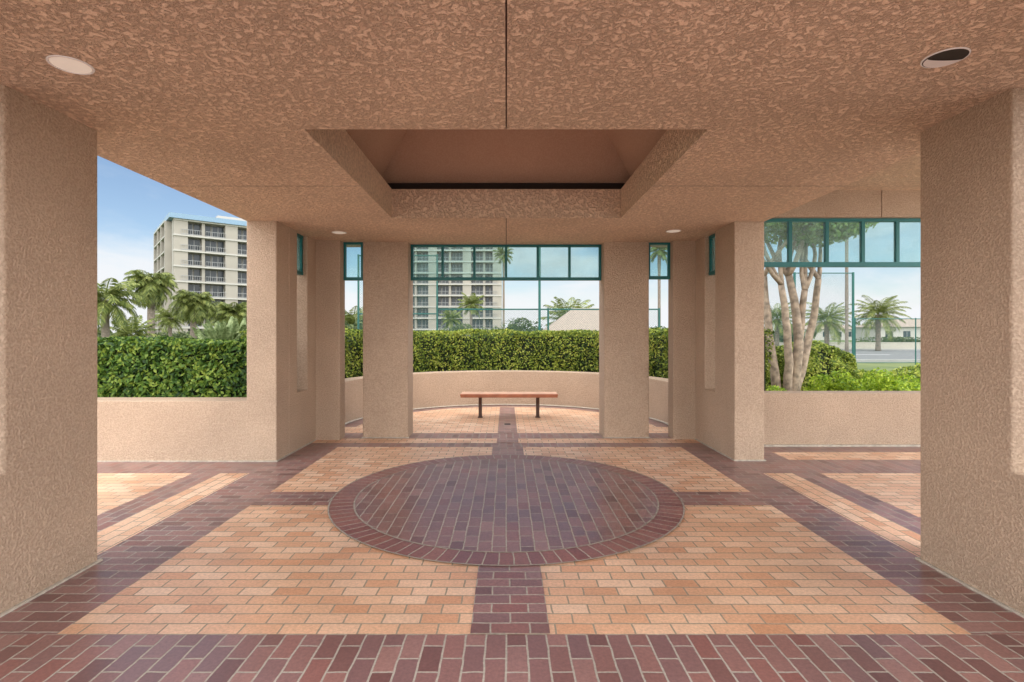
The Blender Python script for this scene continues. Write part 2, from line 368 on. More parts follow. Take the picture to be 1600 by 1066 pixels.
mb.obj('side_wall',[M_wall],pav,bevel=0.012)
slotwall(-1,6.69,6.95,7.31,8.1,2.711,3.066)
slotwall(1,6.37,6.97,7.33,8.1,2.715,3.07)
mb=MB(); mb.box(-2.72,-2.367,7.62,7.87,-.05,zt); mb.obj('pier',[M_wall],pav,bevel=0.012)
mb=MB(); mb.box(2.395,2.72,7.68,7.93,-.05,zt); mb.obj('pier',[M_wall],pav,bevel=0.012)
mb=MB(); mb.box(-2.085,-1.425,7.78,8.2,-.05,zt); mb.obj('column',[M_wall],pav,bevel=0.015)
mb=MB(); mb.box(1.42,2.075,7.78,8.2,-.05,zt); mb.obj('column',[M_wall],pav,bevel=0.015)
slotwall(-1,1.2,2.45,2.885,3.545,2.70,3.06,sill=0.75)
slotwall(1,1.2,2.45,2.92,3.57,2.755,3.06,sill=0.75)
mb=MB(); mb.box(3.075,6.9,3.0,7.55,3.44,3.54); mb.obj('wing_ceiling',[M_ceil],pav)
mb=MB(); mb.box(3.075,5.04,7.2,7.5,3.08,3.44); mb.box(5.05,6.9,7.2,7.5,3.08,3.44); mb.box(5.04,5.05,7.212,7.49,3.085,3.43,1)
mb.obj('beam',[M_wall,M_groove],pav)
mb=MB(); mb.box(6.3,6.7,7.18,7.52,-.05,3.44); mb.obj('column',[M_wall],pav,bevel=0.012)
mb=MB(); mb.box(6.3,6.7,3.1,3.5,-.05,3.44); mb.obj('column',[M_wall],pav,bevel=0.012)
def transom(x0,x1,y,z0,z1,cuts,fw=0.045,bot=0.05):
    mb=MB(); d=0.03
    mb.box(x0,x1,y-d,y+d,z0,z0+bot); mb.box(x0,x1,y-d,y+d,z1-fw,z1)
    ed=[x0+fw/2]+list(cuts)+[x1-fw/2]
    for c in ed: mb.box(c-fw/2,c+fw/2,y-d+0.004,y+d-0.004,z0+bot,z1-fw)
    f=mb.obj('transom_window',[M_teal],pav)
    g=MB()
    for a,b in zip(ed[:-1],ed[1:]): g.box(a+fw/2,b-fw/2,y-0.004,y+0.004,z0+bot,z1-fw)
    g.obj('window_pane',[M_glass],f)
w=(1.42+1.425)/6
transom(-1.425,1.42,8.02,2.31,HC,[-1.425+w*i for i in range(1,6)],fw=0.035,bot=0.045)
transom(-2.367,-2.085,7.82,2.29,HC,[],fw=0.03,bot=0.045)
transom(2.075,2.395,7.85,2.31,HC,[],fw=0.03,bot=0.045)
transom(3.08,6.3,7.3,2.42,3.08,[3.86,4.36,4.85,5.32,5.8],fw=0.045,bot=0.065)
def slottransom(s,y0,y1,z0=2.31):
    mb=MB(); x=s*2.80; d=0.03; f=0.035
    mb.box(x-d,x+d,y0,y1,z0,z0+0.045); mb.box(x-d,x+d,y0,y1,HC-f,HC+0.01)
    for a in (y0,y1-f): mb.box(x-d+.004,x+d-.004,a,a+f,z0+0.045,HC-f)
    fr_=mb.obj('transom_window',[M_teal],pav)
    g=MB(); g.box(x-0.004,x+0.004,y0+f,y1-f,z0+0.045,HC-f); g.obj('window_pane',[M_glass],fr_)
slottransom(-1,6.95,7.31); slottransom(1,6.97,7.33)

# low walls
mb=MB(); mb.box(3.05,7.2,7.2,7.5,-.05,0.715); 
o=mb.obj('low_wall',[M_wall],bevel=0.02); tag(o,'low tan stucco wall bordering the planting bed','wall')
mb=MB(); n=56; ri,ro=2.70,2.98; zc=0.725; prof=[(ri,-.05),(ri,zc),(ro,zc),(ro,-.05)]
pts=[(1,8.12)]+[(None,a) for a in np.linspace(0,math.pi,n+1)]+[(-1,8.12)]
rings=[]
for p in pts:
    if p[0] is None:
        a=p[1]; rings.append([(r*math.cos(a),8.7+r*math.sin(a),z) for r,z in prof])
    else: rings.append([(p[0]*r,p[1],z) for r,z in prof])
for ring in rings: mb.v+=ring
for i in range(len(rings)-1):
    for k in range(4):
        k2=(k+1)%4; mb.f.append((i*4+k,(i+1)*4+k,(i+1)*4+k2,i*4+k2)); mb.m.append(0)
o=mb.obj('curved_low_wall',[M_wall],bevel=0.02); tag(o,'curved low tan stucco wall around the bench alcove','wall')

# caulk lines at wall bases
mb=MB(); cz=0.012
mb.box(-9,-2.70,6.316,6.335,-.01,cz); mb.box(-2.718,-2.703,6.33,7.62,-.01,cz+.001)
mb.box(2.703,2.72,6.37,7.68,-.01,cz); mb.box(2.70,3.085,6.355,6.372,-.01,cz+.001)
mb.box(3.08,7,7.165,7.205,-.01,cz+0.012)
mb.box(-2.702,-2.68,1.2,3.56,-.01,cz); mb.box(2.737,2.76,1.2,3.585,-.01,cz)
for a,b in ((-2.085,-1.425),(1.42,2.075)): mb.box(a-.012,b+.012,7.768,7.79,-.01,cz)
for i in range(48):
    a0,a1=math.pi*i/48,math.pi*(i+1)/48
    mb.poly([(2.67*math.cos(a0),8.7+2.67*math.sin(a0),.012),(2.71*math.cos(a0),8.7+2.71*math.sin(a0),.03),(2.71*math.cos(a1),8.7+2.71*math.sin(a1),.03),(2.67*math.cos(a1),8.7+2.67*math.sin(a1),.012)])
o=mb.obj('base_joint',[M_caulk]); o['kind']='structure'

# downlights
def downlight(x,y,label,dark=False):
    mb=MB(); n=40; q=0.86
    for i in range(n):
        a0,a1=2*math.pi*i/n,2*math.pi*(i+1)/n
        pr=[(0.112*q,-0.001),(0.109*q,-0.006),(0.100*q,-0.006),(0.096*q,0.004),(0.093*q,0.05)] if not dark else [(0.112*q,-0.001),(0.110*q,-0.005),(0.104*q,-0.005),(0.0,-0.004)]
        for j,((ra,za),(rb,zb_)) in enumerate(zip(pr[:-1],pr[1:])):
            mb.poly([(ra*math.cos(a0),ra*math.sin(a0),za),(rb*math.cos(a0),rb*math.sin(a0),zb_),(rb*math.cos(a1),rb*math.sin(a1),zb_),(ra*math.cos(a1),ra*math.sin(a1),za)] , 1 if dark and j==2 else 0)
    t=mb.obj('ceiling_light',[M_white,M_black],recalc=False); t.location=(x,y,HC)
    if dark:
        rl=0.098*q; b=MB()
        P_=[(rl*math.cos(a),rl*math.sin(a)) for a in np.linspace(0.05,math.pi-0.05,24)]; Q_=[(rl*math.cos(a),0.2*rl*math.sin(a)) for a in np.linspace(math.pi-0.05,0.05,24)]
        b.poly([(p[0],p[1],-0.007) for p in reversed(P_+Q_[1:-1])])
        b.obj('lens',[M_white],t,recalc=False)
    else:
        rl=0.097*q; b=MB(); b.poly([(rl*math.cos(2*math.pi*i/n),rl*math.sin(2*math.pi*i/n),-0.003) for i in reversed(range(n))]); b.obj('lens',[M_lens],t,recalc=False)
    tag(t,label,'ceiling light','recessed lights in the pavilion ceiling')
downlight(-2.17,2.67,'round white recessed light in the stucco ceiling')
downlight(2.13,2.60,'recessed ceiling light with dark interior and pale trim',True)
for x,y in ((-2.2,7.05),(2.17,6.95)): downlight(x,y,'round white recessed light in the stucco ceiling')

# ------------------------------------------------------------ bench
bench=tag(empty('bench',(0.05,9.72,0)),'backless slatted wooden bench on two dark metal legs','bench')
M_slat=plain('stained_wood',(0.36,0.12,0.055),0.5,var=0.25,scale=5)
M_slat2=plain('weathered_wood',(0.56,0.33,0.22),0.5,var=0.2,scale=5)
M_leg=plain('brown_metal',(0.075,0.035,0.024),0.5)
mb=MB(); 
for i in range(5):
    y=-0.2+i*0.084; mb.box(-0.87,0.87,y,y+0.07,0.405,0.44,1 if i else 0)
mb.box(-0.862,0.862,-0.215,-0.202,0.38,0.436,0)
mb.obj('seat',[M_slat,M_slat2],bench,bevel=0.006)
for x in (-0.52,0.52):
    mb=MB(); mb.box(x-0.03,x+0.03,-0.05,0.03,0.0,0.372); mb.box(x-0.025,x+0.025,-0.18,0.2,0.368,0.4045); mb.box(x-0.045,x+0.045,-0.07,0.05,0.0,0.012)
    mb.prism([(-0.16,0.37),(-0.05,0.24),(-0.05,0.37)],'x',x-0.02,x+0.02); mb.prism([(0.18,0.37),(0.03,0.37),(0.03,0.24)],'x',x-0.02,x+0.02)
    mb.obj('leg',[M_leg],bench,bevel=0.004)
mb=MB(); mb.box(-0.03,0.07,8.9,9.0,0.004,0.010)
for i in range(4): mb.box(-0.02+i*0.022,-0.01+i*0.022,8.91,8.99,0.010,0.013)
o=mb.obj('drain_cover',[M_black]); tag(o,'small square dark metal drain cover in the brick floor','drain cover')

# ------------------------------------------------------------ foliage
def leaves_arrays(c, size, asp=0.5, nrm=None, nmix=0.0):
    n=len(c)
    a=rng.normal(size=(n,3)); a/=np.linalg.norm(a,axis=1)[:,None]
    b=rng.normal(size=(n,3))
    if nrm is not None:
        nn=nrm+rng.normal(size=(n,3))*nmix
        nn/=np.linalg.norm(nn,axis=1)[:,None]
        a=np.cross(nn,a); a/=np.linalg.norm(a,axis=1)[:,None]+1e-9
        b=np.cross(nn,a)
    else:
        b=np.cross(a,b); b/=np.linalg.norm(b,axis=1)[:,None]
    s=(size*rng.uniform(0.6,1.25,n))[:,None]
    v=np.empty((n,4,3)); v[:,0]=c-a*s; v[:,1]=c+b*s*asp; v[:,2]=c+a*s; v[:,3]=c-b*s*asp
    return v.reshape(-1,3)
def leaf_obj(name, V, mat, parent=None, core=None):
    n=len(V)//4
    cv=np.array(core.v,dtype=float).reshape(-1,3) if core else np.zeros((0,3))
    me=bpy.data.meshes.new(name)
    nc=len(cv); allv=np.vstack([cv,V]) if nc else V
    me.vertices.add(len(allv)); me.vertices.foreach_set('co',allv.astype(np.float32).ravel())
    loops=[]; starts=[]; mi=[]; p=0
    if core:
        for f in core.f: starts.append(p); loops.extend(f); p+=len(f); mi.append(1)
    ls=np.arange(n*4)+nc
    loops=np.concatenate([np.array(loops,dtype=np.int64),ls]).astype(np.int32)
    starts=np.concatenate([np.array(starts,dtype=np.int64),p+np.arange(n)*4]).astype(np.int32)
    mi=np.concatenate([np.array(mi,dtype=np.int64),np.zeros(n,dtype=np.int64)]).astype(np.int32)
    me.loops.add(len(loops)); me.loops.foreach_set('vertex_index',loops)
    me.polygons.add(len(starts)); me.polygons.foreach_set('loop_start',starts)
    me.materials.append(mat); me.materials.append(M_core)
    me.polygons.foreach_set('material_index',mi)
    me.update(calc_edges=True); me.validate()
    return link(bpy.data.objects.new(name,me),parent)
def hedge(path, width, h, n, size, mat, name='hedge', bumps=0.02):
    P=np.array(path,dtype=float); seg=np.linalg.norm(np.diff(P,axis=0),axis=1); cum=np.concatenate([[0],np.cumsum(seg)])
    def at(s):
        i=np.clip(np.searchsorted(cum,s,side='right')-1,0,len(seg)-1)
        t=(s-cum[i])/seg[i]; p=P[i]+(P[i+1]-P[i])*t[:,None]; d=(P[i+1]-P[i])/seg[i][:,None]
        return p, np.stack([d[:,1],-d[:,0]],1)
    s=rng.uniform(0,cum[-1],n); p,nr=at(s)
    u=rng.uniform(0,width+2*h,n)
    side=np.where(u<h,-1,np.where(u<h+width,0,1))
    off=np.where(side==-1,-width/2,np.where(side==1,width/2,u-h-width/2))
    z=np.where(side==-1,u,np.where(side==0,h,u-h-width))
    wob=bumps*(np.sin(s*3.1)+np.sin(s*7.3+z*5)+np.sin(z*6+s*1.7)+np.sin(off*9+s*4))*0.5
    dep=rng.exponential(0.045,n)-0.025
    off2=np.where(side==0,off,off+side*(wob-dep)); z2=np.where(side==0,z+wob-dep,z)
    c=np.column_stack([p[:,0]+nr[:,0]*off2,p[:,1]+nr[:,1]*off2,z2])
    nn=np.column_stack([nr[:,0]*side,nr[:,1]*side,np.where(side==0,1.0,0.45)])
    V=leaves_arrays(c,size,0.5,nn,0.7)
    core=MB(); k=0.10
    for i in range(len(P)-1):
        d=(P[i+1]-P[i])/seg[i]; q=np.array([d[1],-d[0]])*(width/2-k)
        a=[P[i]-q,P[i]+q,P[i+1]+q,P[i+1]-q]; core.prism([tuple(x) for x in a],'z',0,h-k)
    return leaf_obj(name,V,mat,None,core)
ang=np.linspace(-0.1,math.pi+0.1,24); 
path=[(3.62*math.cos(a),8.75+3.62*math.sin(a)) for a in ang]
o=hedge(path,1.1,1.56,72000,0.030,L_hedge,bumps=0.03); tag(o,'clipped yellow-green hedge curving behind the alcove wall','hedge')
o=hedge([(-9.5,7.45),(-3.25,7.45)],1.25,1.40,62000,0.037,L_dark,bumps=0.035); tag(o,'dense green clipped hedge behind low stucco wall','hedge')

def clump(name, c, rad, n, size, mat, label, cat, parent=None, ncl=14, sub=0.42):
    ca=rng.normal(size=(ncl,3)); ca/=np.linalg.norm(ca,axis=1)[:,None]; ca*=rng.uniform(0.3,0.8,(ncl,1)); 
    idx=rng.integers(0,ncl,n)
    p=rng.normal(size=(n,3)); p/=np.linalg.norm(p,axis=1)[:,None]; nn=p.copy()
    p*=(rng.uniform(0.5,1,(n,1))**0.5)*sub*rng.uniform(0.75,1.2,ncl)[idx][:,None]
    q=(ca[idx]+p)*np.array(rad)+np.array(c); q[:,2]=np.maximum(q[:,2],0.0) if parent is None else q[:,2]
    V=leaves_arrays(q,size,0.5,nn+np.array([0,0,0.3]),0.8)
    o=leaf_obj(name,V,mat,parent)
    if label: tag(o,label,cat)
    return o
def dome_shrub(x,y,rx,ry,h,n,size,mat,label):
    """clipped rounded bush: leaves over a superellipsoid dome with a dark core"""
    d=rng.normal(size=(n,3)); d[:,2]=np.abs(d[:,2]); d/=np.linalg.norm(d,axis=1)[:,None]
    e=0.62; q=np.sign(d)*np.abs(d)**e
    r=1+0.03*np.sin(d[:,0]*9+1)+0.03*np.sin(d[:,1]*8+d[:,2]*7)-rng.exponential(0.04,n)
    c=q*r[:,None]*np.array([rx,ry,h])/1.0+np.array([x,y,0]); c[:,2]=np.maximum(c[:,2]*0.98,0)
    V=leaves_arrays(c,size,0.5,d+np.array([0,0,.2]),0.6)
    core=MB(); core.tube([(x,y,0),(x,y,h*0.5),(x,y,h*0.8),(x,y,h*0.88)],[min(rx,ry)*0.9,min(rx,ry)*0.88,min(rx,ry)*0.7,min(rx,ry)*0.35],14)
    o=leaf_obj('shrub',V,mat,None,core); tag(o,label,'shrub')
dome_shrub(7.15,12.7,0.95,0.8,1.32,22000,0.034,L_hedge,'rounded clipped yellow-green shrub behind the multi-trunk tree')
dome_shrub(5.75,12.9,0.75,0.75,1.30,16000,0.034,L_hedge,'rounded clipped yellow-green shrub beside the multi-trunk tree')
for x,y,r,h in ((6.6,10.6,.6,.28),(7.5,10.3,.65,.26),(8.5,10.7,.7,.26),(5.1,10.2,.4,.22),(5.55,9.1,.42,.40),(6.3,9.2,.5,.42),(7.1,9.1,.5,.38),(7.9,9.4,.5,.36),(8.3,12.0,.8,.25),(9.4,11.6,.8,.25)):
    clump('ground_cover_shrub',(x,y,h),(r*1.1,r,h*1.15),5000,0.033,L_lime,'low bright lime-green shrub in the planting bed','shrub')
for x,y,r,h in ((10.9,14.6,1.1,0.5),(9.4,14.8,1.0,0.45),(12.6,15.6,1.5,0.7)):
    clump('shrub',(x,y,h*0.5),(r,r*0.8,h*0.7),6000,0.05,L_hedge,'leafy green shrub in the planting bed','shrub')

# crape myrtle
tree=tag(empty('multi_trunk_tree',(5.75,11.0,0)),'smooth-barked multi-trunk tree with leafy crown in the planting bed','tree')
mb=MB()
def br(p0,p1,r0,r1,bend=0.15,seg=9,k=9):
    p0=Vector(p0);p1=Vector(p1); side=Vector((random.uniform(-1,1),random.uniform(-1,1),0))*bend*(p1-p0).length*0.4
    pts=[];rd=[]
    for i in range(k):
        t=i/(k-1); pts.append(p0.lerp(p1,t)+side*math.sin(math.pi*t)+Vector((random.uniform(-1,1),random.uniform(-1,1),0))*0.012); rd.append(r0+(r1-r0)*t)
    mb.tube(pts,rd,seg); return pts
stems=[((-0.12,0.05,0),(-0.42,0.1,2.7),.10,.06),((-0.04,-0.08,0),(-0.20,-0.2,2.5),.095,.06),((0.06,0.0,0),(0.05,0.0,2.7),.115,.07),((0.10,-0.05,0),(0.30,-0.15,2.4),.10,.06),((0.12,0.06,0),(0.72,0.1,2.65),.10,.06)]
for p0,p1,r0,r1 in stems:
    pts=br(p0,p1,r0,r1,0.14,10,12)
    for q in range(3):
        e=Vector(p1)+Vector((random.uniform(-0.8,0.8)+ (0.3 if p1[0]>0 else -0.2),random.uniform(-.8,.8),random.uniform(0.9,1.7)))
        b2=br(p1,e,r1*0.8,0.028,0.2,7,7)
mb.obj('trunk',[M_bark],tree,smooth=True)
clump('crown',(0.2,0,4.35),(2.1,1.9,1.15),38000,0.06,L_tree,None,None,tree,ncl=50,sub=0.30)

# palms
def palm_mesh(seed,nf,Lf,ll,lw,droop,el_lo=-35,el_hi=80,npts=16):
    rs=np.random.default_rng(seed); V=[]
    for i in range(nf):
        az=i*2.399+rs.uniform(-.3,.3); el=R(el_lo+(el_hi-el_lo)*((i+0.5)/nf)**0.9); L0=Lf*rs.uniform(.8,1.1)
        p=np.array([0,0,0.]); prev=None
        for k in range(npts):
            d=np.array([math.cos(az)*math.cos(el),math.sin(az)*math.cos(el),math.sin(el)]); step=L0/npts
            side=np.array([-math.sin(az),math.cos(az),0.]); up=np.cross(d,side); 
            q=p+d*step
            V+= [p-side*0.03,p+side*0.03,q+side*0.025,q-side*0.025]
            t=k/npts; 
            if t>0.12:
                le=ll*math.sin(math.pi*min(1,0.12+t*0.85))**0.6*rs.uniform(.85,1.1)
                for sg in (-1,1):
                    for h_ in (0,0.5):
                        o_=p+d*step*h_
                        dd=side*sg*0.8+d*0.55+np.array([0,0,-0.35+rs.uniform(-.15,.15)]); dd/=np.linalg.norm(dd)
                        tip=o_+dd*le+np.array([0,0,-le*0.2]); w=d*lw
                        mid=o_+dd*le*0.5
                        V+=[o_,mid+w,tip,mid-w]
            p=q; el-=droop*step*(1+0.8*t)
    return np.array(V)
def palm(x,y,h,r,label,seed,nf=34,Lf=2.4,ll=0.55,lw=0.035,droop=0.42,mat=None,lean=(0,0),shag=0.0):
    e=tag(empty('palm_tree',(x,y,-0.03)),label,'palm tree','palm trees around the grounds')
    mb=MB(); k=14; rd=[r*(1.25 if i==0 else 1.0+0.06*random.uniform(-1,1)) for i in range(k)]
    for i in range(k-3,k): rd[i]=r*(1.2+shag)
    mb.tube([(lean[0]*(i/(k-1))**1.6,lean[1]*(i/(k-1))**1.6,h*i/(k-1)) for i in range(k)],rd,10)
    mb.obj('trunk',[M_pbark],e,smooth=True)
    V=palm_mesh(seed,nf,Lf,ll,lw,droop)+np.array([lean[0],lean[1],h]); leaf_obj('crown',V,mat or L_palm,e)
def px(xp,Y): return (xp-791)/837*Y
palm(px(236,36),36,4.9,0.22,'shaggy fan palm with full crown beyond the hedge',1,nf=60,Lf=1.8,ll=0.65,droop=0.75,shag=.3)
palm(px(302,40),40,3.9,0.22,'fan palm with drooping crown beyond the hedge',2,nf=58,Lf=1.8,ll=0.65,droop=0.75,shag=.3)
palm(px(165,26),26,3.2,0.17,'feathery palm with arching fronds beyond the hedge',3,nf=34,Lf=1.8,ll=0.5,droop=0.6)
palm(px(205,30),30,1.5,0.17,'low feathery palm beyond the hedge',31,nf=20,Lf=1.5,ll=0.4,droop=0.4)
palm(px(366,42),42,3.1,0.18,'short fan palm beyond the hedge',4,nf=48,Lf=1.7,ll=0.6,droop=0.6)
palm(px(266,62),62,3.4,0.2,'distant fan palm near the apartment block',5,nf=34,Lf=2.0,ll=.7)
palm(px(338,66),66,4.2,0.2,'distant fan palm near the apartment block',6,nf=34,Lf=2.0,ll=.7)
palm(px(890,36),36,2.4,0.2,'spreading palm behind the court shelter',7,nf=34,Lf=2.3,droop=0.3)
palm(px(736,60),60,4.9,0.15,'slender palm near the apartment block',8,nf=26,Lf=1.7)
palm(px(705,70),70,3.6,0.15,'slender palm near the apartment block',9,nf=26,Lf=1.7)
palm(px(787,80),80,13.5,0.16,'very tall slender palm beyond the courts',10,nf=26,Lf=1.8)
palm(px(1292,52),52,2.9,0.22,'date palm with arching fronds by the road',11,nf=40,Lf=2.8,droop=0.35)
palm(px(1372,50),50,3.4,0.22,'date palm with arching fronds by the road',12,nf=40,Lf=2.7,droop=0.35)
palm(px(1214,56),56,3.2,0.22,'date palm with arching fronds by the road',13,nf=40,Lf=2.8,droop=0.35)
palm(px(1323,40),40,11.5,0.12,'very tall slender palm beyond the courts',14,nf=26,Lf=1.8)
palm(px(1030,60),60,11,0.16,'very tall slender palm beyond the courts',15,nf=26,Lf=1.8)
palm(px(552,34),34,2.0,0.2,'low fan palm beyond the fence',16,nf=34,Lf=1.9)
def spiky(x,y,z,s,label,seed):
    V=palm_mesh(seed,26,1.1*s,0.16*s,0.03,0.35,el_lo=10,el_hi=88,npts=12)+np.array([x,y,z])
    core=MB(); core.tube([(x,y,0),(x,y,z*0.6),(x,y,z)],[.09,.07,.06],8)
    o=leaf_obj('spiky_shrub',V,leaf_sp,None,core); tag(o,label,'shrub')
leaf_sp=leaf('spiky_leaf',[(0.12,0.17,0.06),(0.22,0.28,0.12),(0.32,0.38,0.18)])
for i,(xp,Y,z) in enumerate(((350,9.6,1.15),(372,10.2,1.2),(330,11.2,1.1))): spiky(px(xp,Y),Y,z,0.6,'spiky pale green shrub rising behind the hedge',40+i)
for i,(xp,Y,r,h) in enumerate(((180,85,5,1.0),(250,90,6,1.3),(320,88,5,1.4),(385,92,6,1.9))):
    clump('background_tree',(px(xp,Y),Y,h*0.6),(r,2,h),3500,0.22,L_far,'bushy green tree in the distant greenery','tree')

n=26000; xx=rng.uniform(-260,300,n); base=2.2+1.3*np.sin(xx*0.11)+1.0*np.sin(xx*0.31+1)+0.8*np.sin(xx*0.83)
zz=rng.uniform(0,1,n)**0.7*np.maximum(base,0.8)*1.15; yy=rng.uniform(175,190,n)
V=leaves_arrays(np.column_stack([xx,yy,zz]),0.75,0.6,None); o=leaf_obj('distant_tree_belt',V,L_far); o['kind']='stuff'; tag(o,'hazy belt of distant green trees along the horizon','trees')
for i,(xp,Y,r,h) in enumerate(((655,48,2.2,1.4),(710,55,2.5,1.9),(765,50,2.2,1.4),(815,60,3.2,2.3),(1020,50,3,1.5),(548,28,1.6,1.7),(1230,60,4,1.6),(1400,70,6,1.0))):
    clump('background_shrub',(px(xp,Y),Y,h*0.6),(r,1.5,h*0.9),3000,0.14,L_far,'bushy green shrub beyond the courts','shrub')

# ------------------------------------------------------------ fences
m,nt,N,L,P=mat_new('chain_link')
tc=N.new('ShaderNodeTexCoord'); sp=N.new('ShaderNodeSeparateXYZ'); L.new(tc.outputs['Object'],sp.inputs[0])
def mth(op,a,b=None,c=None):
    q=N.new('ShaderNodeMath'); q.operation=op
    for i,x in enumerate((a,b,c)):
        if x is None: continue
        if isinstance(x,(int,float)): q.inputs[i].default_value=x
        else: L.new(x,q.inputs[i])
    return q.outputs[0]
s1=mth('ADD',sp.outputs['X'],sp.outputs['Z']); s2=mth('SUBTRACT',sp.outputs['X'],sp.outputs['Z'])
f1=mth('LESS_THAN',mth('FRACT',mth('MULTIPLY',s1,12.0)),0.085); f2=mth('LESS_THAN',mth('FRACT',mth('MULTIPLY',s2,12.0)),0.085)
fa=mth('MAXIMUM',f1,f2); P.inputs['Base Color'].default_value=(0.02,0.10,0.09,1); L.new(fa,P.inputs['Alpha'])
M_link=m
def fence(x0,x1,Y,h,step,label,rail=0.025,rails=(1,),post=0.035):
    e=tag(empty('chain_link_fence',(x0,Y,0)),label,'fence','court fences')
    W=x1-x0; k=int(round(W/step)); 
    for i in range(k+1):
        mb=MB(); xx=W*i/k; mb.tube([(xx,0,-0.03),(xx,0,h*0.5),(xx,0,h+0.04)],[post]*3,8); mb.obj('post',[M_fence],e,smooth=False)
    for f in list(rails)+[0.08/h]:
        mb=MB(); mb.tube([(0,0,h*f),(W,0,h*f)],[rail if f>0.1 else rail*0.6]*2,6); mb.obj('rail',[M_fence],e)
    mesh_obj('wire_mesh',[(0,-0.05,0.05),(W,-0.05,0.05),(W,-0.05,h),(0,-0.05,h)],[(0,1,2,3)],M_link,e)
fence(px(560,19.0),px(683,19.0),19.0,4.3,px(683,19)-px(560,19),'tall green chain-link court fence',rails=(1,0.52))
fence(px(683,19.06),px(1030,19.06),19.06,2.4,(px(1030,19)-px(683,19))/2.17,'low green chain-link court fence',rails=(1,))
mb=MB(); mb.tube([(px(843,18.9),18.9,-0.03),(px(843,18.9),18.9,4.6)],[0.045]*2,8); o=mb.obj('fence_post',[M_fence]); tag(o,'tall slim green metal post at the court fence','post')
fence(px(1150,27),px(1333,27),27,4.6,px(1333,27)-px(1240,27),'tall green chain-link court fence near the road',post=0.06,rails=(1,))
fence(px(1333,27.1)+0.1,px(1620,27.1),27.1,2.3,3.6,'low green chain-link fence along the road',rail=0.02,rails=(1,),post=0.03)

# ------------------------------------------------------------ court shelter
sh=tag(empty('court_shelter',(px(893,32),32,0)),'small shelter with sloping tan shingle roof beside the courts','shelter')
M_sh=plain('tan_shingle',(0.26,0.215,0.175),0.85,var=0.12,scale=8)
mb=MB(); zE,zR=1.7,3.08
o0=[(-1.75,-1.7,zE),(3.8,-1.7,zE),(3.8,1.7,zE),(-1.75,1.7,zE)]; r0,r1=(0.1,0,zR),(2.1,0,zR)
mb.poly([o0[0],o0[1],r1,r0]); mb.poly([o0[1],o0[2],r1]); mb.poly([o0[2],o0[3],r0,r1]); mb.poly([o0[3],o0[0],r0]); mb.poly(list(reversed(o0)))
mb.obj('roof',[M_sh],sh)
for x,y in ((-1.5,-1.4),(3.5,-1.4),(-1.5,1.4),(3.5,1.4)):
    mb=MB(); mb.box(x-.1,x+.1,y-.1,y+.1,-.03,zE+.01); mb.obj('post',[M_wall],sh)

